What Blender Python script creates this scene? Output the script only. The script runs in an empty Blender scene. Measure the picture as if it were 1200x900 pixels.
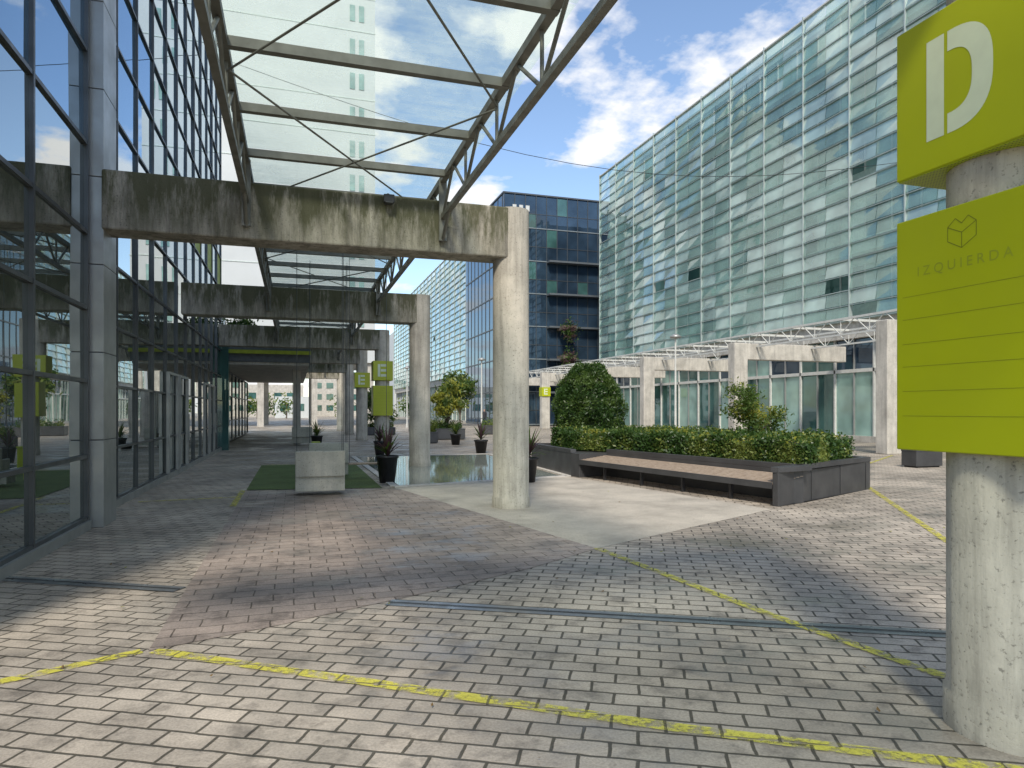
import bpy, math, random
import numpy as np
from mathutils import Vector, Matrix
random.seed(7); rng=np.random.default_rng(7)
scene=bpy.context.scene
# ---------------------------------------------------------------- materials
class N:
    def __init__(s,name):
        s.m=bpy.data.materials.new(name); s.m.use_nodes=True
        s.nt=s.m.node_tree; s.nt.nodes.clear()
        s.out=s.n('ShaderNodeOutputMaterial')
    def n(s,t,**k):
        x=s.nt.nodes.new(t)
        for a,b in k.items(): setattr(x,a,b)
        return x
    def l(s,a,b): s.nt.links.new(a,b)
    def set(s,node,**k):
        for a,b in k.items(): node.inputs[a.replace('_',' ')].default_value=b
    def pos(s,scale=(1,1,1),rot=0):
        g=s.n('ShaderNodeNewGeometry'); mp=s.n('ShaderNodeMapping')
        mp.inputs['Scale'].default_value=scale; mp.inputs['Rotation'].default_value=(0,0,rot)
        s.l(g.outputs['Position'],mp.inputs['Vector']); return mp.outputs['Vector']
    def noise(s,vec,scale,detail=3,rough=.55):
        x=s.n('ShaderNodeTexNoise'); s.set(x,Scale=scale,Detail=detail,Roughness=rough); s.l(vec,x.inputs['Vector']); return x.outputs['Fac']
    def ramp(s,fac,*stops):
        r=s.n('ShaderNodeValToRGB'); e=r.color_ramp.elements
        while len(e)<len(stops): e.new(.5)
        for i,(p,c) in enumerate(stops):
            e[i].position=p
            if not hasattr(c,'__len__'): c=(c,c,c)
            e[i].color=(*c,1)
        s.l(fac,r.inputs['Fac']); return r.outputs['Color']
    def mix(s,fac,a,b,mode='MIX'):
        x=s.n('ShaderNodeMix',data_type='RGBA',blend_type=mode)
        for sock,v in ((x.inputs[0],fac),(x.inputs[6],a),(x.inputs[7],b)):
            if isinstance(v,bpy.types.NodeSocket): s.l(v,sock)
            elif hasattr(v,'__len__'): sock.default_value=(*v[:3],1)
            else: sock.default_value=v if sock==x.inputs[0] else (v,v,v,1)
        return x.outputs[2]
    def bump(s,h,strength=.3,dist=.01):
        b=s.n('ShaderNodeBump'); s.set(b,Strength=strength,Distance=dist); s.l(h,b.inputs['Height']); return b.outputs['Normal']
    def schlick(s,f0,p=5.):
        lw=s.n('ShaderNodeLayerWeight'); lw.inputs[0].default_value=.5
        pw=s.n('ShaderNodeMath',operation='POWER'); s.l(lw.outputs['Facing'],pw.inputs[0]); pw.inputs[1].default_value=p
        ma=s.n('ShaderNodeMath',operation='MULTIPLY_ADD'); s.l(pw.outputs[0],ma.inputs[0]); ma.inputs[1].default_value=1-f0; ma.inputs[2].default_value=f0
        return ma.outputs[0]
    def pr(s,color,rough=.6,metal=0,normal=None,spec=.5):
        p=s.n('ShaderNodeBsdfPrincipled')
        for nm,v in (('Base Color',color),('Roughness',rough),('Metallic',metal)):
            if isinstance(v,bpy.types.NodeSocket): s.l(v,p.inputs[nm])
            elif nm=='Base Color': p.inputs[nm].default_value=(*v[:3],1)
            else: p.inputs[nm].default_value=v
        p.inputs['Specular IOR Level'].default_value=spec
        if normal: s.l(normal,p.inputs['Normal'])
        return p.outputs[0]
    def fin(s,sh): s.l(sh,s.out.inputs['Surface']); return s.m
def plain(name,c,rough=.5,metal=0,var=.18,scale=6,bs=0):
    k=N(name); v=k.pos(); n=k.noise(v,scale,3)
    col=k.mix(1,c,k.ramp(n,(.3,1-var),(.7,1+var*.5)),'MULTIPLY')
    r=k.ramp(n,(.3,min(1,rough*1.2)),(.7,rough*.85))
    return k.fin(k.pr(col,r,metal,k.bump(k.noise(v,scale*12,2),bs,.004) if bs else None))
def concrete(name,c,streak=1.,moss=0):
    k=N(name); v=k.pos(); vs=k.pos((3.5,3.5,.3))
    n1=k.noise(v,1.7,5,.65); n2=k.noise(vs,2.0,5,.7); n3=k.noise(v,38,3,.7)
    col=k.mix(1,c,k.ramp(n1,(.3,.72),(.68,1.12)),'MULTIPLY')
    col=k.mix(1,col,k.ramp(n2,(.36,1-.5*streak),(.54,1.0)),'MULTIPLY')
    col=k.mix(1,col,k.ramp(n3,(.30,.5),(.42,1.02)),'MULTIPLY')
    if moss:
        g=k.n('ShaderNodeNewGeometry'); sp=k.n('ShaderNodeSeparateXYZ'); k.l(g.outputs['Position'],sp.inputs[0])
        mr=k.n('ShaderNodeMapRange'); k.set(mr,From_Min=moss-1.1,From_Max=moss); k.l(sp.outputs['Z'],mr.inputs['Value'])
        ad=k.n('ShaderNodeMath',operation='MULTIPLY'); k.l(mr.outputs[0],ad.inputs[0])
        k.l(k.ramp(k.noise(k.pos((2.2,2.2,.45)),1.3,6,.75),(.38,.15),(.58,1.5)),ad.inputs[1])
        col=k.mix(k.ramp(ad.outputs[0],(.12,0),(.8,.88)),col,(.068,.068,.03))
    return k.fin(k.pr(col,.85,0,k.bump(n3,.4,.01),.3))
def pavers(name,c1,c2,mort,w,h,rot,ms=.009,paint=False):
    k=N(name); v=k.pos(rot=rot)
    b=k.n('ShaderNodeTexBrick'); b.offset=.5
    k.set(b,Scale=1,Color1=(*c1,1),Color2=(*c2,1),Mortar=(*mort,1),Mortar_Size=ms,Mortar_Smooth=.5,Bias=0.,Brick_Width=w,Row_Height=h)
    ad=k.n('ShaderNodeVectorMath',operation='MULTIPLY_ADD'); nz=k.n('ShaderNodeTexNoise'); k.set(nz,Scale=6.,Detail=3.); k.l(v,nz.inputs['Vector'])
    k.l(nz.outputs['Color'],ad.inputs[0]); ad.inputs[1].default_value=(.024,.024,0); k.l(v,ad.inputs[2]); k.l(ad.outputs[0],b.inputs['Vector'])
    p=k.pos(); fine=k.noise(p,70,2,.7)
    inv=k.ramp(b.outputs['Fac'],(.2,1),(.8,.25))
    if paint:
        yel=k.mix(1,(.62,.56,.07),k.ramp(fine,(.3,.75),(.6,1.05)),'MULTIPLY')
        msk=k.mix(1,k.ramp(k.noise(p,9,5,.78),(.42,.10),(.54,.85)),inv,'MULTIPLY')
        t=k.n('ShaderNodeBsdfTransparent'); mx=k.n('ShaderNodeMixShader'); k.l(msk,mx.inputs[0]); k.l(t.outputs[0],mx.inputs[1])
        k.l(k.pr(yel,.6),mx.inputs[2]); return k.fin(mx.outputs[0])
    big=k.noise(p,.45,5,.62); med=k.noise(p,3.2,4,.75)
    wetm=k.ramp(k.noise(k.pos((1,1.6,1),.5),.55,5,.7),(.47,1),(.60,0))
    col=k.mix(1,b.outputs['Color'],k.ramp(big,(.36,.66),(.60,1.12)),'MULTIPLY')
    col=k.mix(1,col,k.ramp(fine,(.3,.74),(.65,1.1)),'MULTIPLY')
    col=k.mix(1,col,k.ramp(med,(.34,.60),(.50,1.05)),'MULTIPLY')
    col=k.mix(1,col,k.ramp(wetm,(0,.80),(1,1.)),'MULTIPLY')
    r=k.ramp(wetm,(0,.30),(1,.78))
    hgt=k.ramp(b.outputs['Fac'],(0,1),(1,0))
    return k.fin(k.pr(col,r,0,k.bump(k.mix(.18,hgt,med),.75,.008),.5))
def glass_wall(name,c,f0=.1,rough=.01,tint=(.9,.95,1),trans=0,tc=(.6,.8,.75)):
    k=N(name)
    g=k.n('ShaderNodeBsdfGlossy'); g.inputs['Color'].default_value=(*tint,1); g.inputs['Roughness'].default_value=rough
    if not trans: k.l(k.bump(k.noise(k.pos(),.7,1),.03,.05),g.inputs['Normal'])
    d=k.n('ShaderNodeBsdfDiffuse')
    k.l(k.mix(1,c,k.ramp(k.noise(k.pos(),.6,2),(.3,.6),(.7,1.25)),'MULTIPLY'),d.inputs['Color'])
    base=d.outputs[0]
    if trans:
        t=k.n('ShaderNodeBsdfTransparent'); t.inputs[0].default_value=(*tc,1)
        m0=k.n('ShaderNodeMixShader'); m0.inputs[0].default_value=trans; k.l(base,m0.inputs[1]); k.l(t.outputs[0],m0.inputs[2]); base=m0.outputs[0]
    m=k.n('ShaderNodeMixShader'); k.l(k.schlick(f0,3.5),m.inputs[0]); k.l(base,m.inputs[1]); k.l(g.outputs[0],m.inputs[2])
    return k.fin(m.outputs[0])
def leafmat(name,c,tr=.35):
    k=N(name)
    p=k.n('ShaderNodeBsdfDiffuse'); p.inputs[0].default_value=(*c,1); t=k.n('ShaderNodeBsdfTranslucent'); t.inputs[0].default_value=(c[0]*1.3,c[1]*1.3,c[2],1)
    g=k.n('ShaderNodeBsdfGlossy'); g.inputs[1].default_value=.4; g.inputs[0].default_value=(.6,.6,.6,1)
    m=k.n('ShaderNodeMixShader'); m.inputs[0].default_value=tr; k.l(p.outputs[0],m.inputs[1]); k.l(t.outputs[0],m.inputs[2])
    m2=k.n('ShaderNodeMixShader'); m2.inputs[0].default_value=.04; k.l(m.outputs[0],m2.inputs[1]); k.l(g.outputs[0],m2.inputs[2]); return k.fin(m2.outputs[0])
ROT=math.radians(28.3)
M={}
M['pav']=pavers('grey_pavers',(.47,.405,.325),(.38,.33,.268),(.09,.078,.055),.27,.145,ROT,.011)
M['pavb']=pavers('brown_pavers',(.37,.30,.25),(.30,.245,.205),(.12,.095,.07),.33,.19,0,.007)
M['paint']=pavers('yellow_paint',(.4,.4,.1),(.4,.4,.1),(.05,.05,.03),.27,.145,ROT,.011,paint=True)
M['conc']=concrete('concrete_column',(.50,.455,.37),.6)
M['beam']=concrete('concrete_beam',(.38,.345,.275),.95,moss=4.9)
M['concp']=concrete('concrete_pale',(.53,.50,.44),.4)
k=N('pad_gravel'); v=k.pos(); f=k.noise(v,120,2,.8); b_=k.noise(v,1.1,5,.65)
col=k.mix(1,(.51,.455,.37),k.ramp(f,(.3,.62),(.65,1.15)),'MULTIPLY'); col=k.mix(1,col,k.ramp(b_,(.34,.72),(.62,1.05)),'MULTIPLY')
M['pad']=k.fin(k.pr(col,.8,0,k.bump(f,.5,.006)))
M['steel']=plain('grey_painted_steel',(.17,.165,.135),.5,.1,.25,5)
M['steelw']=plain('white_painted_steel',(.58,.58,.54),.5,0,.12,5)
M['rail']=plain('screen_rail_steel',(.42,.48,.46),.45,.3,.12,3)
M['alu']=plain('brushed_aluminium',(.36,.365,.35),.38,.5,.12,3)
M['frame']=plain('dark_aluminium_frame',(.085,.092,.095),.4,.4,.12,3)
M['glassL']=glass_wall('tinted_curtain_glass',(.05,.06,.055),.40,.008,(.95,.98,.96))
M['glassU']=glass_wall('blue_curtain_glass',(.05,.10,.15),.34,.012,(.78,.90,1))
M['glassS']=glass_wall('green_screen_glass',(.30,.47,.41),.12,.03,(.92,1,.97),.58,(.74,.92,.86))
M['glassS2']=glass_wall('pale_screen_glass',(.48,.64,.58),.17,.05,(.95,1,.98),.46,(.82,.95,.90))
M['glassD']=glass_wall('dark_blue_glass',(.025,.045,.07),.08,.02,(.62,.72,.82))
M['glassT']=glass_wall('teal_window_glass',(.05,.12,.11),.08,.02,(.78,.92,.9))
M['glassT2']=glass_wall('light_window_glass',(.26,.40,.35),.06,.05,(.87,.97,.95))
M['blind']=plain('white_blind',(.60,.66,.61),.7)
M['slab']=plain('floor_edge_panel',(.40,.48,.44),.5,.1)
M['slabd']=plain('dark_floor_edge',(.11,.125,.135),.5,.1)
M['slabm']=plain('grey_floor_edge',(.20,.23,.24),.5,.1)
M['lime']=plain('lime_sign_paint',(.41,.45,.006),.38,0,.05,2)
M['limed']=plain('lime_panel',(.36,.42,.03),.5)
M['limet']=plain('faint_lettering',(.31,.35,.02),.5)
M['white']=plain('white_letter',(.66,.72,.52),.5,0,.08)
M['line']=plain('engraved_line',(.19,.21,.01),.6)
M['black']=plain('black_plastic',(.02,.02,.022),.45)
M['plant']=plain('dark_planter_metal',(.08,.08,.082),.42,.3,.25,2)
k=N('weathered_wood'); n=k.noise(k.pos((14,1.2,14),rot=-.2),4,4,.6)
M['wood']=k.fin(k.pr(k.ramp(n,(.3,(.27,.20,.145)),(.7,(.48,.385,.29))),.7,0,k.bump(n,.3,.004)))
k=N('perforated_metal'); vo=k.n('ShaderNodeTexVoronoi'); k.set(vo,Scale=52.,Randomness=0.); k.l(k.pos(),vo.inputs['Vector'])
M['perf']=k.fin(k.pr(k.ramp(vo.outputs['Distance'],(.22,(.01,.01,.01)),(.30,(.36,.42,.01))),.5))
k=N('pool_water'); v=k.pos(); 
M['water']=k.fin(k.pr(k.mix(k.noise(v,.7,4),(.20,.23,.20),(.34,.37,.32)),.04,0,k.bump(k.noise(v,5,2),.05,.02),.9))
k=N('artificial_grass'); v=k.pos(); f=k.noise(v,90,2,.8)
M['turf']=k.fin(k.pr(k.mix(1,k.ramp(f,(.3,(.06,.10,.02)),(.7,(.17,.23,.07))),k.ramp(k.noise(v,1.5,3),(.3,.75),(.7,1.1)),'MULTIPLY'),.9,0,k.bump(f,.8,.02)))
k=N('canopy_glass'); st=k.noise(k.pos((.5,4,1)),1.5,5,.7); st2=k.noise(k.pos(),.9,5,.75)
t=k.n('ShaderNodeBsdfTransparent'); t.inputs[0].default_value=(.84,.92,.88,1)
d=k.n('ShaderNodeBsdfTranslucent'); d.inputs[0].default_value=(.62,.70,.62,1)
g=k.n('ShaderNodeBsdfGlossy'); g.inputs[1].default_value=.03
a=k.n('ShaderNodeMixShader'); k.l(k.mix(.5,k.ramp(st,(.35,.08),(.7,.5)),k.ramp(st2,(.38,.05),(.66,.6))),a.inputs[0]); k.l(t.outputs[0],a.inputs[1]); k.l(d.outputs[0],a.inputs[2])
b=k.n('ShaderNodeMixShader'); k.l(k.schlick(.04,6.),b.inputs[0]); k.l(a.outputs[0],b.inputs[1]); k.l(g.outputs[0],b.inputs[2])
M['cglass']=k.fin(b.outputs[0])
M['tower']=plain('pale_tower_cladding',(.56,.58,.57),.7,0,.06,.3)
M['drain']=plain('drain_channel_steel',(.24,.25,.25),.3,.6,.3,8)
M['drainb']=plain('drain_slot',(.03,.03,.03),.6)
M['leafd']=leafmat('leaf_dark',(.04,.085,.018)); M['leafm']=leafmat('leaf_mid',(.085,.14,.03)); M['leafl']=leafmat('leaf_light',(.18,.22,.05))
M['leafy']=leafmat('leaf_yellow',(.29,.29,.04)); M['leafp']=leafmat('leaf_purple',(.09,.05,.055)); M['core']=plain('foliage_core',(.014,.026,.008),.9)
M['leafb']=leafmat('leaf_brown',(.16,.10,.04),.1)
M['bark']=plain('bark',(.13,.10,.075),.9,0,.3,12)
M['dark']=plain('dark_interior',(.05,.055,.055),.7)
M['stone']=plain('pale_stone',(.52,.49,.44),.7)
M['bench']=concrete('bench_concrete',(.50,.48,.40),.3)
# ---------------------------------------------------------------- mesh builder
def root(name,loc=(0,0,0),rot=0):
    e=bpy.data.objects.new(name,None); e.location=loc; e.rotation_euler=(0,0,rot); e.empty_display_size=.3
    scene.collection.objects.link(e); return e
class MB:
    def __init__(s): s.v=[];s.f=[];s.m=[];s.s=[];s.mats=[]
    def mi(s,m):
        m=M[m]
        if m not in s.mats: s.mats.append(m)
        return s.mats.index(m)
    def add(s,vs,fs,m,smooth=False):
        o=len(s.v); s.v+= [tuple(x) for x in vs]; i=s.mi(m)
        for f in fs: s.f.append([o+a for a in f]); s.m.append(i); s.s.append(smooth)
    def box(s,x0,y0,z0,x1,y1,z1,m):
        vs=[(x,y,z) for z in(z0,z1) for y in(y0,y1) for x in(x0,x1)]
        s.add(vs,[(0,2,3,1),(4,5,7,6),(0,1,5,4),(2,6,7,3),(0,4,6,2),(1,3,7,5)],m)
    def quad(s,a,b,c,d,m): s.add([a,b,c,d],[(0,1,2,3)],m)
    def tube(s,p0,p1,r0,m,r1=None,n=8,cap=True):
        r1=r0 if r1 is None else r1
        p0=Vector(p0);p1=Vector(p1);d=(p1-p0).normalized()
        u=d.orthogonal().normalized(); w=d.cross(u); A=[];B=[]
        for i in range(n):
            a=2*math.pi*i/n; o=u*math.cos(a)+w*math.sin(a); A.append(p0+o*r0);B.append(p1+o*r1)
        s.add(A+B,[(i,(i+1)%n,n+(i+1)%n,n+i) for i in range(n)],m,True)
        if cap: s.add(A,[tuple(reversed(range(n)))],m); s.add(B,[tuple(range(n))],m)
    def prism(s,pts,z0,z1,m,top=None):
        n=len(pts); A=[(x,y,z0) for x,y in pts];B=[(x,y,z1) for x,y in pts]
        s.add(A+B,[(i,(i+1)%n,n+(i+1)%n,n+i) for i in range(n)],m)
        s.add(B,[tuple(range(n))],top or m); s.add(A,[tuple(reversed(range(n)))],m)
    def bar(s,p0,p1,w,h,m):
        p0=Vector(p0);p1=Vector(p1);d=(p1-p0).normalized(); up=Vector((0,0,1))
        if abs(d.z)>.98: up=Vector((0,1,0))
        r=d.cross(up).normalized(); q=r.cross(d).normalized(); vs=[]
        for p in(p0,p1):
            for a,b in((-1,-1),(1,-1),(1,1),(-1,1)): vs.append(p+r*a*w/2+q*b*h/2)
        s.add(vs,[(0,1,2,3),(7,6,5,4),(0,4,5,1),(1,5,6,2),(2,6,7,3),(3,7,4,0)],m)
    def lathe(s,c,prof,m,n=24):
        vs=[];
        for r,z in prof:
            for i in range(n):
                a=2*math.pi*i/n; vs.append((c[0]+r*math.cos(a),c[1]+r*math.sin(a),c[2]+z))
        fs=[]
        for j in range(len(prof)-1):
            for i in range(n): fs.append((j*n+i,j*n+(i+1)%n,(j+1)*n+(i+1)%n,(j+1)*n+i))
        s.add(vs,fs,m,True)
    def build(s,name,parent=None,bevel=0,local=False):
        me=bpy.data.meshes.new(name)
        v=np.array(s.v,dtype=float)
        if local: c=np.zeros(3)
        else: c=np.array([(v[:,0].min()+v[:,0].max())/2,(v[:,1].min()+v[:,1].max())/2,v[:,2].min()])
        me.from_pydata((v-c).tolist(),[],s.f)
        for m in s.mats: me.materials.append(m)
        me.polygons.foreach_set('material_index',s.m); me.polygons.foreach_set('use_smooth',s.s); me.update()
        o=bpy.data.objects.new(name,me); scene.collection.objects.link(o)
        if parent: o.parent=parent
        if local: o.location=(0,0,0)
        else: o.location=Vector(c)-(parent.location if parent else Vector())
        if bevel:
            b=o.modifiers.new('bevel','BEVEL'); b.width=bevel; b.segments=2; b.limit_method='ANGLE'; b.angle_limit=math.radians(50)
        return o
def leaves(mb,pts,size,mats,w=.5,clump=1.2):
    pts=np.asarray(pts); n=len(pts)
    d=rng.normal(size=(n,3)); d/=np.linalg.norm(d,axis=1)[:,None]
    e=rng.normal(size=(n,3)); e-= (e*d).sum(1)[:,None]*d; e/=np.linalg.norm(e,axis=1)[:,None]
    sz=size*(.6+.8*rng.random(n))[:,None]
    a=pts-d*sz;b=pts+e*sz*w;c=pts+d*sz;g=pts-e*sz*w
    ph=np.sin(pts[:,0]*5.1*clump+1)+np.sin(pts[:,1]*4.7*clump)+np.sin(pts[:,2]*6.3*clump+2)+rng.normal(size=n)*.9
    q=np.digitize(ph,np.quantile(ph,np.linspace(0,1,len(mats)+1)[1:-1]))
    o=len(mb.v); V=np.stack([a,b,c,g],1).reshape(-1,3); mb.v+=V.tolist()
    ids=[mb.mi(m) for m in mats]
    for i in range(n):
        mb.f.append([o+4*i,o+4*i+1,o+4*i+2,o+4*i+3]); mb.m.append(ids[q[i]]); mb.s.append(False)
# ---------------------------------------------------------------- ground
mb=MB(); S=600; mb.add([(-S,-S,0),(S,-S,0),(S,S,0),(-S,S,0)],[(0,1,2,3)],'pav'); mb.build('ground')
def sheet(name,polys,z,m):
    mb=MB()
    for p in polys: mb.add([(x,y,z) for x,y in p],[tuple(range(len(p)))],m)
    return mb.build(name)
sheet('brown_paving',[[(-.93,5.05),(-.2,5.33),(.71,5.75),(1.27,6.0),(2.3,6.55),(3.33,7.23),(2.02,13.9),(-.93,14.55)]],.004,'pavb')
sheet('pale_paving',[[(3.33,7.23),(7.34,9.24),(6.3,15.3),(1.95,14.1),(2.02,13.9)]],.004,'pad')
sheet('artificial_grass',[[(-.93,14.6),(1.7,14.2),(1.7,21),(-.93,21)]],.012,'turf')
sheet('pool_water',[[(2.1,14.45),(6.15,15.45),(6.6,24),(2.0,24)]],.010,'water')
mb=MB()
for a,b in(((1.95,14.28),(6.3,15.36)),((6.3,15.36),(6.75,24)),((6.75,24.1),(1.85,24.1)),((1.9,24),(1.98,14.4))): mb.bar((*a,.01),(*b,.01),.16,.03,'stone')
mb.build('pool_edging')
def strip(mb,pts,w,z,m):
    for (x0,y0),(x1,y1) in zip(pts[:-1],pts[1:]):
        dx,dy=x1-x0,y1-y0; L=math.hypot(dx,dy); nx,ny=-dy/L*w/2,dx/L*w/2
        mb.add([(x0-nx,y0-ny,z),(x1-nx,y1-ny,z),(x1+nx,y1+ny,z),(x0+nx,y0+ny,z)],[(0,1,2,3)],m)
mb=MB()
for P in ([(-.89,5.03),(1.85,3.0),(3.2,2.1),(4.6,.95)],[(3.33,7.23),(3.53,4.5),(3.71,3.1),(3.8,2.9)],[(-2.7,4.35),(-1.65,4.73),(-.97,5.05)],[(11.6,11.6),(7.4,6.1),(5,2.8)],[(-.99,14.6),(-.99,12.2)],[(-2.6,13.3),(-1.05,13.5)],[(11.6,12),(16,16),(20.2,19)],[(-.98,21.2),(1.8,21.2)]):
    strip(mb,P,.10,.009,'paint')
mb.build('painted_line_marking')
mb=MB()
for a,b in (((-2.7,7.68),(-.98,6.7)),((.74,5.72),(22,-5.9))):
    strip(mb,[a,b],.17,.006,'drain'); strip(mb,[a,b],.02,.010,'drainb')
mb.build('drainage_channel')
# fallen leaves
mb=MB(); random.seed(21)
for _ in range(170):
    x=random.uniform(-2.4,12);y=random.uniform(2.8,20)
    if 6.2<x<11.3 and y>9.3: continue
    a=random.uniform(0,6.28);s_=random.uniform(.012,.028);c_,n_=math.cos(a)*s_,math.sin(a)*s_
    mb.add([(x-c_,y-n_,.016),(x-n_*.5,y+c_*.5,.02),(x+c_,y+n_,.018+random.random()*.012),(x+n_*.5,y-c_*.5,.015)],[(0,3,2,1)],random.choice(['leafb','leafb','leafy']))
mb.build('fallen_leaves')
# ---------------------------------------------------------------- left pergola
ys=[2.49,10.83,19.55,28.5,37.5,46.5,55.5]
for i,y in enumerate(ys):
    X=3.44 if i==0 else 3.42
    r=root('concrete_pergola_frame',(X,y,0))
    mb=MB(); mb.lathe((X,y,0),[(.315,0),(.315,.17),(.30,.18),(.30,4.903)],'conc',40); mb.add([(X+.3*math.cos(a*math.pi/20),y+.3*math.sin(a*math.pi/20),4.903) for a in range(40)],[tuple(range(40))],'conc')
    mb.build('column',r)
    mb=MB(); mb.box(-2.52 if i<2 else (-2.8 if y<30 else -3.05),y-.27,4.08,X,y+.27,4.9,'beam'); mb.build('beam',r,.025)
def truss(mb,x,y0,y1,zl,zu,m,step=.75,r=.04):
    mb.bar((x,y0,zu),(x,y1,zu),.09,.09,m); mb.bar((x,y0,zl),(x,y1,zl),.075,.075,m)
    y=y0;i=0
    while y<y1-.01:
        a,b=(zl,zu) if i%2==0 else (zu,zl)
        mb.tube((x,y,a),(x,y+step,b),.022,m,n=6,cap=False)
        if i%2==0: mb.tube((x,y,zl),(x,y,zu),.02,m,n=6,cap=False)
        y+=step;i+=1
r=root('glass_canopy',(.8,20,0))
mb=MB(); XL,XR=-.67,2.2
for x in(XL,XR):
    truss(mb,x,-6,54,4.62,5.2,'steel')
    for y in ys:
        mb.bar((x,y-.33,4.25),(x,y-.33,5.2),.12,.05,'steel'); mb.tube((x,y-.8,4.62),(x,y-.3,4.25),.03,'steel')
mb.build('truss',r)
mb=MB(); y=-4.8
while y<54:
    mb.box(XL-.05,y-.045,5.15,XR+.05,y+.045,5.25,'steel'); y+=1.5
y=-6
while y<54:
    mb.tube((XL,y,5.08),(XR,y+4.5,5.08),.013,'steel',n=6); mb.tube((XR,y,5.05),(XL,y+4.5,5.05),.013,'steel',n=6); y+=4.5
mb.build('purlin',r)
mb=MB(); y=-6.3
while y<53:
    mb.quad((-.85,y+.01,5.268),(2.42,y+.01,5.268),(2.42,y+1.49,5.268),(-.85,y+1.49,5.268),'cglass'); y+=1.5
mb.build('glass_pane',r)
r=root('floodlight',(1.36,10.5,4.78)); mb=MB(); mb.box(1.28,10.42,4.76,1.44,10.5,4.88,'black'); mb.bar((1.36,10.52,4.82),(1.36,10.58,4.93),.04,.03,'black'); mb.box(1.30,10.40,4.745,1.42,10.54,4.76,'frame'); mb.build('lamp_head',r,.01)
# ---------------------------------------------------------------- left building
def curtain(gm,fm,xp,yl,zl,m,upm=None,zsw=5.3,fw=.05,jit=.006,extra=None):
    for i in range(len(yl)-1):
        for j in range(len(zl)-1):
            t1,t2=random.uniform(-jit,jit),random.uniform(-jit,jit)
            mm=m if zl[j]<zsw or not upm else upm
            if extra and extra(yl[i],zl[j]): mm=extra(yl[i],zl[j])
            gm.quad((xp+t1,yl[i],zl[j]),(xp-t1,yl[i+1],zl[j]),(xp-t1-t2,yl[i+1],zl[j+1]),(xp+t1-t2,yl[i],zl[j+1]),mm)
    for y in yl: fm.box(xp-.05,y-fw/2,zl[0],xp+.045,y+fw/2,zl[-1],'frame')
    for z in zl: fm.box(xp-.05,yl[0],z-fw/2,xp+.038,yl[-1],z+fw/2,'frame')
r=root('glass_office_building',(-10,15,0))
g=MB();f=MB()
zl=[.14,.98,2.0,2.98,4.0,5.2]+[5.2+1.25*i for i in range(1,19)]
curtain(g,f,-2.7,[4.5,6.5,8.5,10.5],zl,'glassL','glassU',5.1)
f.box(-2.8,4.5,0,-2.62,10.5,.12,'alu')
def ex(y,z):
    if 21<y<28.6 and 6.0<z<7.5 and int(y*7)%3: return 'limed'
curtain(g,f,-2.87,[11.35+1.53*i for i in range(13)],zl,'glassL','glassU',5.1,.04,.006,ex)
f.box(-2.95,11.35,0,-2.8,29.7,.12,'alu')
for y in (17.4,19.0,24,25.5):
    f.box(-2.83,y,.13,-2.76,y+.06,2.5,'alu'); f.box(-2.83,y+1.3,.13,-2.76,y+1.36,2.5,'alu'); f.box(-2.83,y+.06,2.44,-2.77,y+1.3,2.5,'alu'); f.tube((-2.72,y+1.15,.8),(-2.72,y+1.15,1.5),.015,'alu')
g.build('curtain_glass',r); f.build('mullion',r)
mb=MB()
z=0
while z<27.6: mb.box(-2.78,10.6,z,-2.5,11.3,z+1.19,'alu'); mb.box(-2.77,10.62,z+1.19,-2.51,11.28,z+1.2,'black'); z+=1.2
mb.build('corner_pier',r,.008)
mb=MB(); mb.box(-24,4.4,0,-2.95,29.6,28,'dark'); mb.box(-2.95,10.52,0,-2.78,11.33,27.7,'frame'); mb.box(-3.0,29.55,0,-2.55,30.0,4.2,'glassT');mb.build('core',r)
r=root('low_office_building',(-10,42,0)); g=MB();f=MB()
curtain(g,f,-3.1,[30.5+2.4*i for i in range(9)],[.1,1.1,2.3,3.45],'glassL')
g.build('shopfront_glass',r); f.build('mullion',r)
mb=MB(); mb.box(-20,30.2,3.62,.6,50,4.35,'slabd'); mb.box(-3.05,30.25,3.5,.55,49.9,3.61,'concp'); mb.box(-20,30.1,3.95,.64,30.2,4.1,'limed'); mb.box(-24,30.2,4.35,-4.5,50,8.5,'glassD'); mb.box(-24,30.3,0,-3.3,50,3.5,'dark')
for y in(34,43): mb.box(-.1,y,0,.25,y+.35,3.5,'concp')
mb.build('roof_slab',r)
r=root('pale_tower_building',(0,76,0)); mb=MB(); mb.box(-14,70,6.4,7.7,84,44,'tower')
mb.build('wall',r)
mb=MB()
for z in np.arange(9,44,3.4): mb.box(-14.02,69.95,z,7.75,70,z+.08,'blind')
for x in(-3.5,1.5,7): mb.box(x,70.3,0,x+.6,71,6.4,'concp'); mb.box(x,82,0,x+.6,83,6.4,'concp')
for k_ in range(10): mb.box(-13+k_*2,69.96,6.6,-13+k_*2+1.5,69.99,8.6,'glassT')
for x in (5.2,6.1): 
    for z in np.arange(10,42,3.4): mb.box(x,69.93,z,x+.5,69.99,z+1.6,'glassT2')
mb.build('storey_band',r)
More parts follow.
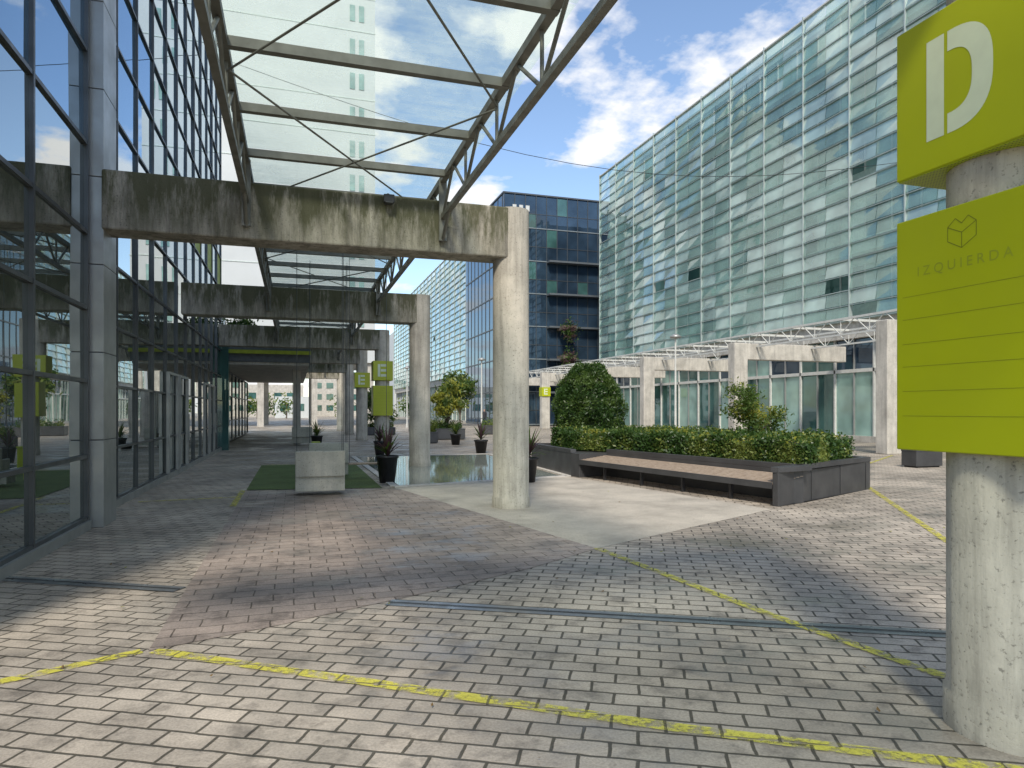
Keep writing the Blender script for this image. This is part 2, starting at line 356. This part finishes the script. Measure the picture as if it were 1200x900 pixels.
# ---------------------------------------------------------------- right building
def right_building(name,x,y0,y1,seed,det=True):
    random.seed(seed)
    r=root(name,(x+6,(y0+y1)/2,0))
    inner=MB(); xi=x+1.0
    fl=[6.2+3.42*i for i in range(6)]
    n=int((y1-y0)/1.65)
    for i in range(5):
        for j in range(n):
            a=y0+j*(y1-y0)/n; b=y0+(j+1)*(y1-y0)/n
            rr=random.random(); m='glassT' if rr<.42 else ('glassT2' if rr<.82 else 'blind')
            inner.quad((xi,b,fl[i]+.9),(xi,a,fl[i]+.9),(xi,a,fl[i+1]-.5),(xi,b,fl[i+1]-.5),m)
            inner.box(xi-.05,a-.04,fl[i]+.9,xi+.02,a+.04,fl[i+1]-.5,'steelw')
        inner.box(xi-.1,y0,fl[i]-.5,xi+.1,y1,fl[i]+.9,'slab')
    inner.box(xi-.1,y0,fl[5]-.5,xi+.1,y1,fl[5]+.1,'slab')
    inner.box(x+1.2,y0+.05,0,x+14,y1-.05,fl[5]-.2,'glassD')
    inner.build('inner_facade',r)
    sk=MB(); fr=MB(); rows=22; h=(23.3-6.2)/rows; pw=1.65; m_=int((y1-y0)/pw)
    for i in range(rows):
        z=6.2+i*h
        for j in range(m_):
            if random.random()<.008: continue
            a=y0+j*(y1-y0)/m_+.015; b=y0+(j+1)*(y1-y0)/m_-.015; t=random.gauss(0,.012); u=random.gauss(0,.012)
            t0=.05
            sk.quad((x-t0+u,b,z+.05),(x-t0+t,a,z+.05),(x+t0-t,a,z+h-.03),(x+t0-u,b,z+h-.03),'glassS' if random.random()<.62 else 'glassS2')
        fr.box(x-.03,y0,z-.012,x+.06,y1,z+.025,'rail')
    for i in range(5): fr.box(x+.05,y0,fl[i]-.05,x+.95,y1,fl[i]+.03,'slab')
    for j in range(0,m_+1,2):
        a=y0+j*(y1-y0)/m_; fr.box(x-.08,a-.025,6.1,x+.14,a+.025,23.5,'rail')
    fr.box(x-.06,y0,23.3,x+.2,y1,23.38,'steelw')
    sk.build('glass_louvre',r); fr.build('louvre_rail',r)
    gf=MB(); 
    yy=y0
    while yy<y1-.1:
        e=min(yy+2.6,y1)
        gf.quad((x+.6,e,.3),(x+.6,yy,.3),(x+.6,yy,3.6),(x+.6,e,3.6),random.choice(['glassT','glassT2','glassT']))
        gf.quad((x+.6,e,3.7),(x+.6,yy,3.7),(x+.6,yy,5.3),(x+.6,e,5.3),random.choice(['glassT','glassT2','glassD']))
        gf.box(x+.5,yy-.05,0,x+.66,yy+.05,5.4,'steelw'); gf.box(x+.52,yy+1.27,.3,x+.64,yy+1.33,5.3,'alu'); yy+=2.6
    gf.box(x+.45,y0,0,x+.7,y1,.3,'concp'); gf.box(x+.5,y0,3.56,x+.68,y1,3.74,'steelw'); gf.box(x+.2,y0,5.3,x+1.2,y1,6.15,'concp')
    gf.build('shopfront',r); 
right_building('louvred_glass_office_building',27,-12,58,3)
right_building('louvred_glass_office_building',20.6,84,150,5)
for y in [10.8,19.7,28.7,37.8,46.8,56,65,74,83]:
    r=root('concrete_pergola_frame',(20.8,y,0)); mb=MB(); mb.box(20.42,y-.27,0,21.18,y+.27,4.905,'concp'); mb.build('pier',r,.03)
    mb=MB(); mb.box(21.19,y-.24,4.1,27.2 if y<57 else 26,y+.24,4.9,'concp'); mb.build('beam',r,.03)
r=root('steel_trellis_canopy',(23,40,0)); mb=MB()
for x in(21.7,25): truss(mb,x,5,83,4.75,5.4,'steelw',.75)
y=5
while y<83: mb.bar((21.7,y,5.4),(25,y,5.4),.08,.1,'steelw'); y+=3
mb.build('truss',r)
# dark centre building
r=root('dark_glass_office_building',(26,70,0)); mb=MB(); random.seed(4)
x0,x1,yf=20.1,34,66
mb.box(x0,yf+.1,0,x1,82,23.6,'glassD')
for i in range(7):
    z=.2+i*3.35
    for j in range(12):
        a=x0+j*1.15
        for (za,zb_) in ((0,1.4),(1.46,3.22)):
            mb.quad((a+.02,yf+random.uniform(-.01,.01),z+za),(a+1.12,yf,z+za),(a+1.12,yf,z+zb_),(a+.02,yf+random.uniform(-.01,.01),z+zb_),'glassD' if random.random()<.92 else 'glassT')
        mb.box(a-.03,yf-.06,z,a+.03,yf+.02,z+3.3,'frame')
    mb.box(x0,yf-.05,z-.08,x1,yf+.06,z+.02,'slabm'); mb.box(x0,yf-.04,z+1.4,x1,yf+.02,z+1.45,'frame')
    mb.box(x0-.06,yf,z-.08,x0,82,z+.05,'slabd')
    for j in range(10): mb.box(x0-.05,yf+.5+j*1.6,z,x0,yf+.55+j*1.6,z+3.27,'frame')
    if 0<i<6: mb.box(x0+4.6,yf-.9,z-.2,x1,yf-.06,z-.02,'slabd')
mb.box(x0-.1,yf-.1,23.6,x1,82,23.75,'frame')
for k_ in range(3): mb.box(x0+.9+k_*.7,yf-.12,21.9,x0+1.3+k_*.7,yf-.08,22.5,'steelw')
mb.build('facade',r)
r=root('distant_building',(0,200,0)); mb=MB(); random.seed(8)
for (a,b,c,d,h) in ((-60,170,-20,200,14),(-18,180,2,200,8),(4,190,18,215,12),(-4,150,3,152,4.5),(22,160,60,200,20),(60,60,110,120,18),(55,-40,90,40,16)):
    mb.box(a,b,0,c,d,h,random.choice(['tower','concp','stone']))
    for z in np.arange(1.5,h-1,3): 
        for x in np.arange(a+1,c-1.5,3): mb.box(x,b-.06,z,x+1.8,b-.01,z+1.5,'glassT')
mb.build('block',r)
# ---------------------------------------------------------------- signs
def sign(letter,loc,rot,full=True):
    r=root('directional_sign',loc,rot)
    mb=MB(); mb.box(-.4,-.36,2.83,.4,.36,3.62,'lime'); mb.build('letter_box',r,.006,local=True)
    mb=MB(); mb.box(-.392,-.352,2.824,.392,.352,2.8295,'perf'); mb.build('perforated_base',r,0,True)
    mb=MB(); y=-.3615; cx=-.04; x0=cx-.175; zb=2.98;H=.51
    def rect(a,z,b,w): mb.quad((a,y,z),(b,y,z),(b,y,w),(a,y,w),'white')
    if letter=='D':
        rect(x0,zb,x0+.1,zb+H); xs=x0+.118; n=28; O=[];I=[]
        def se(a,b,t):
            c_,s_=math.cos(t),math.sin(t); return xs+a*abs(c_)**.75,zb+H/2+b*math.copysign(abs(s_)**.75,s_)
        for q in range(n+1):
            t=-math.pi/2+math.pi*q/n; O.append(se(.235,H/2,t)); I.append(se(.13,H/2-.1,t))
        for q in range(n): mb.quad((O[q][0],y,O[q][1]),(O[q+1][0],y,O[q+1][1]),(I[q+1][0],y,I[q+1][1]),(I[q][0],y,I[q][1]),'white')
    else:
        rect(x0,zb,x0+.1,zb+H)
        for z in(zb,zb+.205,zb+H-.1): rect(x0+.118,z,x0+.34,z+.1)
    mb.build('letter',r,0,True)
    if not full: return
    mb=MB(); mb.box(-.4,-.36,1.39,.4,.36,2.61,'lime'); mb.build('directory_box',r,.006,local=True)
    mb=MB(); y=-.3612
    for z in(2.2,2.08,1.95,1.83,1.70,1.57): mb.quad((-.36,y,z),(.36,y,z),(.36,y,z+.002),(-.36,y,z+.002),'line')
    c=(-.02,2.47); w=.075
    P=[(-w,-.03),(0,-.075),(w,-.03),(w,.04),(0,.0),(-w,.04)]
    L=[(P[0],P[1]),(P[1],P[2]),(P[2],P[3]),(P[3],(w*.45,.075)),((w*.45,.075),(0,.045)),((0,.045),(-w*.45,.075)),((-w*.45,.075),P[5]),(P[5],P[0]),(P[5],P[4]),(P[4],P[3]),(P[4],P[1])]
    for a,b in L:
        dx,dz=b[0]-a[0],b[1]-a[1]; q=math.hypot(dx,dz); nx,nz=-dz/q*.002,dx/q*.002
        A=(c[0]+a[0],c[1]+a[1]);B=(c[0]+b[0],c[1]+b[1])
        mb.quad((A[0]-nx,y,A[1]-nz),(B[0]-nx,y,B[1]-nz),(B[0]+nx,y,B[1]+nz),(A[0]+nx,y,A[1]+nz),'line')
    mb.build('directory_lines',r,0,True)
    cu=bpy.data.curves.new('direction_text','FONT'); cu.body='IZQUIERDA'; cu.size=.07; cu.align_x='CENTER'; cu.space_character=1.5
    cu.materials.append(M['limet']); o=bpy.data.objects.new('direction_text',cu); scene.collection.objects.link(o); o.parent=r; o.location=(-.02,-.3613,2.30); o.rotation_euler=(math.pi/2,0,0)
sign('D',(3.46,2.49,0),-math.pi/2)
sign('E',(3.42,28.5,0),0); sign('E',(3.42,37.5,0),0,False); sign('E',(20.8,56,0),0,False)
# ---------------------------------------------------------------- big planter
P1=Vector((7.64,9.46));P2=Vector((11.17,11.05));P3=Vector((10.9,19.5));P4=Vector((6.5,18.6));P5=Vector((6.4,15.4))
d=(P1-P5).normalized(); nn=Vector((-d.y,d.x)); 
Q5=P5+d*.35; Q1=P1-d*.12
r=root('raised_planter_with_bench',(9,14,0)); mb=MB()
poly=[P1,P2,P3,P4,P5,Q5,Q5+nn*.8,Q1+nn*.8,Q1]
mb.prism([(p.x,p.y) for p in poly],.0,.56,'plant'); mb.build('planter_wall',r,.01)
mb=MB(); rim=[P1,P2,P3,P4,P5]
for a,b in zip(rim[:-1],rim[1:]): 
    e=(b-a).normalized(); q=Vector((-e.y,e.x)); 
    mb.bar((a.x+q.x*.06,a.y+q.y*.06,.608),(b.x+q.x*.06,b.y+q.y*.06,.608),.14,.09,'plant')
a=Q5+nn*.86;b=P1+nn*.86-d*.1; mb.bar((a.x,a.y,.608),(b.x,b.y,.608),.12,.09,'plant'); a=P1+nn*.06;b=P1+nn*.86;
mb.bar((a.x-d.x*.06,a.y-d.y*.06,.6085),(b.x-d.x*.06,b.y-d.y*.06,.6085),.12,.088,'plant')
for k_ in range(1,4):
    p=P1+(P2-P1)*k_/3.2; mb.box(p.x-.004,p.y-.012,.02,p.x+.004,p.y-.002,.55,'black')
mb.build('rim',r,.008)
mb=MB(); nb=8
for i in range(nb):
    s0=.0+i*.8/nb; s1=s0+.8/nb-.012; s=(s0+s1)/2; z=.40+.09*s/.8
    a=Q5+nn*s;b=Q1+nn*s; mb.bar((a.x,a.y,z),(b.x,b.y,z-.03),s1-s0,.035,'wood')
mb.build('seat_boards',r,.004)
mb=MB(); a=Q5-nn*.012;b=Q1-nn*.012; mb.bar((a.x,a.y,.37),(b.x,b.y,.34),.02,.11,'plant')
for t in(.15,.38,.6,.82): p=Q5+(Q1-Q5)*t+nn*.12; mb.box(p.x-.03,p.y-.03,0,p.x+.03,p.y+.03,.36,'black')
mb.build('bench_frame',r)
def inside(p,poly):
    c=False;j=len(poly)-1
    for i in range(len(poly)):
        a,b=poly[i],poly[j]
        if (a[1]>p[1])!=(b[1]>p[1]) and p[0]<(b[0]-a[0])*(p[1]-a[1])/(b[1]-a[1])+a[0]: c=not c
        j=i
    return c
H0=Q5+nn*1.08;H1=P1+nn*1.08-d*.3
HP=[(H1.x,H1.y),(10.85,11.3),(10.6,18.6),(6.9,17.9),(6.75,16.2),(H0.x,H0.y)]
cen=np.mean(HP,axis=0)
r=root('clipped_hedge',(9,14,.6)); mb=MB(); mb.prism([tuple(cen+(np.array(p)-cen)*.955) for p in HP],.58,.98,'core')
def zt(x,y): return 1.06+.05*math.sin(x*3.1+y)+.04*math.sin(y*4.3)+.03*math.sin(x*9+y*7)
pts=[];pt2=[]
while len(pts)<19000:
    x=random.uniform(6.6,11);y=random.uniform(9.5,18.8)
    if inside((x,y),HP): pts.append((x,y,zt(x,y)-abs(random.gauss(0,.05))+(.07 if random.random()<.12 else 0)))
for _ in range(19000):
    i=random.randrange(len(HP)); a=np.array(HP[i]);b=np.array(HP[(i+1)%len(HP)])
    if i in(1,2) : 
        if random.random()<.7: i=5; a=np.array(HP[5]);b=np.array(HP[0])
    p=a+(b-a)*random.random(); q=(cen-p)/np.linalg.norm(cen-p); p=p+q*(random.gauss(0,.05)+.03*math.sin(p[1]*6)); pt2.append((p[0],p[1],random.uniform(.6,zt(*p))))
leaves(mb,pts,.035,['leafd','leafm','leafm','leafl','leafy'],.55); leaves(mb,pt2,.035,['leafd','leafd','leafm','leafl'],.55); mb.build('leaves',r)
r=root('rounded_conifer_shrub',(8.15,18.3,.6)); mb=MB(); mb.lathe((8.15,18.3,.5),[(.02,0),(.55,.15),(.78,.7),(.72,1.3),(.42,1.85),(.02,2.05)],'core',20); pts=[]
for _ in range(24000):
    t=random.random()**.8; a=random.uniform(0,6.283); R=1.02*(math.sin(math.pi*min(1,(t*.80+.14))))**.62*(1-.12*t)
    R*=1+.09*math.sin(a*5+t*9)+.08*math.sin(a*9-t*14); R*=1-abs(random.gauss(0,.11))+.03
    pts.append((8.15+R*math.cos(a),18.3+R*math.sin(a),.62+2.3*t+random.gauss(0,.05)))
leaves(mb,pts,.045,['leafd','leafd','leafd','leafm','leafm'],.35,1.6); mb.build('foliage',r)
def tree(name,x,y,z0,h,w,mats,n,size,trunk=.05,seed=1,cb=.35):
    random.seed(seed); r=root(name,(x,y,z0)); mb=MB(); zb=z0+h*cb
    mb.tube((x,y,z0),(x+.03,y,zb),trunk,'bark',trunk*.7)
    pts=[]
    for i in range(14):
        a=random.uniform(0,6.28);rr=w/2*random.uniform(.35,.95); zz=zb+(h*(1-cb))*random.uniform(.1,.95); rr*=math.sin(math.pi*min(.92,max(.15,(zz-zb)/(h*(1-cb)))))**.5
        e=Vector((x+rr*math.cos(a),y+rr*math.sin(a),zz)); s=Vector((x+.02,y,zb-random.uniform(0,.15)*h)); m_=(s+e)/2+Vector((0,0,.06*h))
        mb.tube(s,m_,trunk*.5,'bark',trunk*.3,6); mb.tube(m_,e,trunk*.3,'bark',trunk*.1,6)
        cr=w*random.uniform(.13,.22)
        for _ in range(n//14):
            v=Vector((random.gauss(0,1),random.gauss(0,1),random.gauss(0,.8))); pts.append(tuple(e+v*cr*.6))
    leaves(mb,pts,size,mats,.4); mb.build('crown',r)
tree('small_ornamental_tree',10.35,13.6,.6,1.75,1.35,['leafm','leafm','leafl','leafy'],3800,.045,.035,3,.25)
tree('small_ornamental_tree',8.0,37,.5,2.8,1.7,['leafm','leafl','leafy','leafy'],2600,.10,.05,4,.2)
tree('small_ornamental_tree',5.2,45,.3,2.6,2.2,['leafd','leafm','leafl'],2500,.1,.05,5,.2)
tree('small_ornamental_tree',16.5,70,0,6,4.5,['leafd','leafm','leafl'],3000,.2,.1,6,.3)
def potted(x,y,h=.55,R=.24,mats=('leafp','leafp','leafm'),n=46,L=.75,seed=1):
    random.seed(seed); r=root('potted_cordyline',(x,y,0)); mb=MB(); mb.lathe((x,y,0),[(.0,.0),(R*.7,0),(R,h),(R*1.06,h),(R*1.06,h-.05),(R*.98,h-.05),(R*.9,h-.04),(0,h-.04)],'black',24); mb.build('pot',r)
    mb=MB()
    for i in range(n):
        a=random.uniform(0,6.28); el=random.uniform(.35,1.45); l=L*random.uniform(.6,1.05); dr=Vector((math.cos(a)*math.cos(el),math.sin(a)*math.cos(el),math.sin(el)))
        s=Vector((-math.sin(a),math.cos(a),0)); p=Vector((x,y,h-.05+random.uniform(0,.18))); w=.02; prev=None; m=random.choice(mats)
        for q in range(5):
            t=q/4; c=p+dr*l*t+Vector((0,0,-.35*l*t*t*math.cos(el))); ww=w*(1-t)**.6*(.6+1.2*min(1,t*3)) if q<4 else .002
            cur=(c-s*ww,c+s*ww)
            if prev: mb.quad(prev[0],prev[1],cur[1],cur[0],m)
            prev=cur
    mb.build('leaves',r)
potted(1.95,15.3,.6,.24,seed=1); potted(4.95,14.4,.55,.22,seed=2); potted(6.6,24.6,.5,.25,seed=3); potted(2.9,24.8,.5,.22,seed=4)
potted(.9,31,.5,.25,('leafm','leafd','leafl'),seed=5); potted(7.1,31,.5,.25,('leafm','leafd','leafl'),seed=6)
def planter_box(x,y,w,dp,h,foliage=True,seed=1):
    random.seed(seed); r=root('planter_box',(x,y,0)); mb=MB(); mb.box(x-w/2,y-dp/2,.04,x+w/2,y+dp/2,h,'plant'); mb.box(x-w/2+.05,y-dp/2+.05,0,x+w/2-.05,y+dp/2-.05,.04,'black'); mb.box(x-w/2-.01,y-dp/2-.01,h-.05,x+w/2+.01,y+dp/2+.01,h+.01,'plant'); mb.build('box',r,.01)
    if foliage:
        mb=MB(); pts=[(x+random.uniform(-.45,.45)*w,y+random.uniform(-.4,.4)*dp,h+abs(random.gauss(0,.2))) for _ in range(900)]
        leaves(mb,pts,.07,['leafd','leafm','leafl'],.4); mb.build('foliage',r)
planter_box(16.9,14.9,.95,.5,.5,False,1); planter_box(8,37,1.8,1,.6,True,2); planter_box(6,33,1.2,.8,.55,True,3); planter_box(5.2,45,2,1,.5,True,4); planter_box(9.5,50,3,1,.6,True,5); planter_box(13,44,2.4,1,.6,True,9)
def swing(x,y,w=.9,full=True):
    r=root('hanging_swing_bench',(x,y,0)); mb=MB()
    if full:
        mb.box(x-w/2,y,.08,x+w/2,y+.5,.38,'bench'); mb.box(x-w/2,y-.06,.36,x+w/2,y+.06,.84,'bench'); mb.box(x-w/2,y+.06,.38,x-w/2+.06,y+.48,.6,'bench'); mb.box(x+w/2-.06,y+.06,.38,x+w/2,y+.48,.6,'bench'); z=.6
    else: mb.box(x-w/2,y-.12,.36,x+w/2,y+.12,.40,'wood'); z=.4
    mb.build('seat',r,.015); mb=MB()
    for s in(-1,1):
        if full: mb.tube((x+s*(w/2-.03),y+.0,.84),(x+s*(w/2-.03),y+.0,5.1),.006,'frame',n=5)
        mb.tube((x+s*(w/2-.03),y+(.42 if full else 0),z),(x+s*(w/2-.03),y+(.3 if full else 0),5.1),.006,'frame',n=5)
    mb.build('cable',r)
swing(.45,13.3); swing(.75,16.6); swing(1.6,16,.9,False); swing(.3,33)
r=root('lime_bollard',(.5,18.5,0)); mb=MB(); mb.box(.42,18.4,0,.6,18.58,.75,'lime'); mb.box(.40,18.38,.75,.62,18.6,.79,'limed'); mb.build('post',r,.01)
def lamp(x,y,h=6):
    r=root('street_lamp',(x,y,0)); mb=MB(); mb.tube((x,y,0),(x,y,h),.07,'steelw',.045,12); mb.tube((x,y,0),(x,y,.3),.11,'steelw'); mb.lathe((x,y,h),[(.05,0),(.3,.05),(.32,.12),(.12,.25),(0,.27)],'alu'); mb.build('pole',r)
lamp(20.2,33.5,5.6); lamp(14,52,5.5); lamp(10,64,5.5)
r=root('overhead_cable',(12,24,8)); mb=MB()
pp=[Vector((-2.5,26,14)).lerp(Vector((27,24,13)),t/16)-Vector((0,0,2.2*math.sin(math.pi*t/16))) for t in range(17)]
for a,b in zip(pp[:-1],pp[1:]): mb.tube(a,b,.012,'black',n=5,cap=False)
mb.build('wire',r)
r=root('balcony_plant',(-2.3,31,4.4)); mb=MB(); mb.box(-2.9,30.6,4.36,-1.5,31.1,4.7,'plant')
leaves(mb,[(random.gauss(-2.2,.35),random.gauss(30.9,.2),5.0+random.gauss(0,.25)) for _ in range(1200)],.09,['leafd','leafm'],.4); mb.build('foliage',r)
for zz in (10,7):
    r=root('hanging_plant',(26.5,64.3,zz)); mb=MB(); mb.box(25.8,64.0,zz-.2,27.2,65.94,zz+.2,'bark'); leaves(mb,[(random.gauss(26.5,.4),random.gauss(64.1,.2),zz-.3+random.gauss(0,.5)) for _ in range(900)],.12,['leafd','leafm','leafp'],.4); mb.build('foliage',r)
mb=MB(); pts=[]
for _ in range(9):
    cx,cy,R=random.uniform(-10,24),random.uniform(128,146),random.uniform(1.3,2.2)
    pts+= [(cx+random.gauss(0,R*.5),cy+random.gauss(0,R*.5),2.5+random.gauss(0,R*.55)) for _ in range(200)]
    mb.tube((cx,cy,0),(cx,cy,3),.12,'bark')
leaves(mb,pts,.3,['leafd','leafm','leafl'],.5,.2); mb.build('distant_trees')
# ---------------------------------------------------------------- pedestrian
def person(x,y,rot):
    k=N('pedestrian_clothes'); tc=k.n('ShaderNodeTexCoord'); sp=k.n('ShaderNodeSeparateXYZ'); k.l(tc.outputs['Object'],sp.inputs[0])
    dv=k.n('ShaderNodeMath',operation='DIVIDE'); dv.inputs[1].default_value=2; k.l(sp.outputs['Z'],dv.inputs[0])
    rp=k.n('ShaderNodeValToRGB'); rp.color_ramp.interpolation='CONSTANT'; e=rp.color_ramp.elements
    for _ in range(3): e.new(.5)
    for i,(p,c) in enumerate(((0,(.02,.02,.02)),(.04,(.03,.035,.06)),(.46,(.025,.025,.03)),(.745,(.4,.25,.18)),(.83,(.03,.02,.015)))): e[i].position=p; e[i].color=(*c,1)
    k.l(dv.outputs[0],rp.inputs[0]); m=k.fin(k.pr(rp.outputs[0],.8))
    V=[((0,0,.93),.14),((0,0,1.15),.13),((0,0,1.38),.15),((0,0,1.5),.055),((0,.01,1.6),.085),((0,.01,1.7),.08),
       ((.1,0,.88),.09),((.11,.12,.48),.065),((.11,.05,.09),.045),((.11,.22,.04),.04),
       ((-.1,0,.88),.09),((-.11,-.05,.48),.065),((-.11,-.28,.12),.045),((-.11,-.15,.05),.04),
       ((.19,0,1.4),.06),((.24,-.1,1.13),.045),((.25,.02,.88),.035),((.25,.06,.78),.03),
       ((-.19,0,1.4),.06),((-.24,.08,1.13),.045),((-.25,.25,.92),.035),((-.25,.31,.84),.03)]
    E=[(0,1),(1,2),(2,3),(3,4),(4,5),(0,6),(6,7),(7,8),(8,9),(0,10),(10,11),(11,12),(12,13),(2,14),(14,15),(15,16),(16,17),(2,18),(18,19),(19,20),(20,21)]
    me=bpy.data.meshes.new('pedestrian'); me.from_pydata([v for v,_ in V],E,[]); o=bpy.data.objects.new('pedestrian',me); scene.collection.objects.link(o)
    sk=o.modifiers.new('skin','SKIN'); 
    for i,(v,rr) in enumerate(V): me.skin_vertices[0].data[i].radius=(rr,rr*.8)
    me.skin_vertices[0].data[0].use_root=True
    o.modifiers.new('sub','SUBSURF').render_levels=1; me.materials.append(m); o.location=(x,y,.02); o.rotation_euler=(0,0,rot)
person(16.0,58.5,2.6)
# ---------------------------------------------------------------- world / sun / camera
EL=math.radians(46); AZ=math.radians(203)
w=bpy.data.worlds.new("World"); scene.world=w; w.use_nodes=True; nt=w.node_tree; bg=nt.nodes['Background']
sky=nt.nodes.new('ShaderNodeTexSky'); sky.sky_type='NISHITA'; sky.sun_disc=False; sky.sun_elevation=EL; sky.sun_rotation=AZ; sky.air_density=1.; sky.dust_density=.5; sky.ozone_density=1.5
tc=nt.nodes.new('ShaderNodeTexCoord'); sp=nt.nodes.new('ShaderNodeSeparateXYZ'); nt.links.new(tc.outputs['Generated'],sp.inputs[0])
ad=nt.nodes.new('ShaderNodeMath'); ad.operation='ADD'; ad.inputs[1].default_value=.22; nt.links.new(sp.outputs['Z'],ad.inputs[0])
mx=nt.nodes.new('ShaderNodeMath'); mx.operation='MAXIMUM'; mx.inputs[1].default_value=.05; nt.links.new(ad.outputs[0],mx.inputs[0])
dv=nt.nodes.new('ShaderNodeVectorMath'); dv.operation='DIVIDE'; nt.links.new(tc.outputs['Generated'],dv.inputs[0]); nt.links.new(mx.outputs[0],dv.inputs[1])
mp=nt.nodes.new('ShaderNodeMapping'); mp.inputs['Location'].default_value=(.4,1.3,0); nt.links.new(dv.outputs[0],mp.inputs[0])
nz=nt.nodes.new('ShaderNodeTexNoise'); nz.inputs['Scale'].default_value=2.6; nz.inputs['Detail'].default_value=7; nz.inputs['Roughness'].default_value=.56; nt.links.new(mp.outputs[0],nz.inputs[0])
rp=nt.nodes.new('ShaderNodeValToRGB'); rp.color_ramp.elements[0].position=.515; rp.color_ramp.elements[1].position=.595; nt.links.new(nz.outputs['Fac'],rp.inputs[0])
gn=nt.nodes.new('ShaderNodeMix'); gn.data_type='RGBA'; gn.blend_type='MULTIPLY'; gn.inputs[0].default_value=1; nt.links.new(sky.outputs[0],gn.inputs[6]); gn.inputs[7].default_value=(1.5,1.5,1.5,1)
mi=nt.nodes.new('ShaderNodeMix'); mi.data_type='RGBA'; nt.links.new(rp.outputs[0],mi.inputs[0]); nt.links.new(gn.outputs[2],mi.inputs[6]); mi.inputs[7].default_value=(7.2,7.2,7.25,1)
nt.links.new(mi.outputs[2],bg.inputs[0]); bg.inputs[1].default_value=.15
L=bpy.data.lights.new('sun','SUN'); L.energy=4.0; L.angle=math.radians(9); L.color=(1,.93,.82); lo=bpy.data.objects.new('sun',L); scene.collection.objects.link(lo)
dirv=Vector((math.sin(AZ)*math.cos(EL),math.cos(AZ)*math.cos(EL),math.sin(EL))); lo.rotation_euler=dirv.to_track_quat('Z','Y').to_euler(); lo.location=(0,-20,30)
cam=bpy.data.cameras.new('camera'); cam.lens=24; cam.sensor_width=36; cam.shift_y=.0258; cam.clip_end=3000; cam.clip_start=.05
co=bpy.data.objects.new('camera',cam); scene.collection.objects.link(co); co.location=(0,0,1.6); co.rotation_euler=(math.pi/2,0,-math.radians(17.62)); scene.camera=co
scene.view_settings.view_transform='Standard'; scene.view_settings.look='None'; scene.view_settings.exposure=0
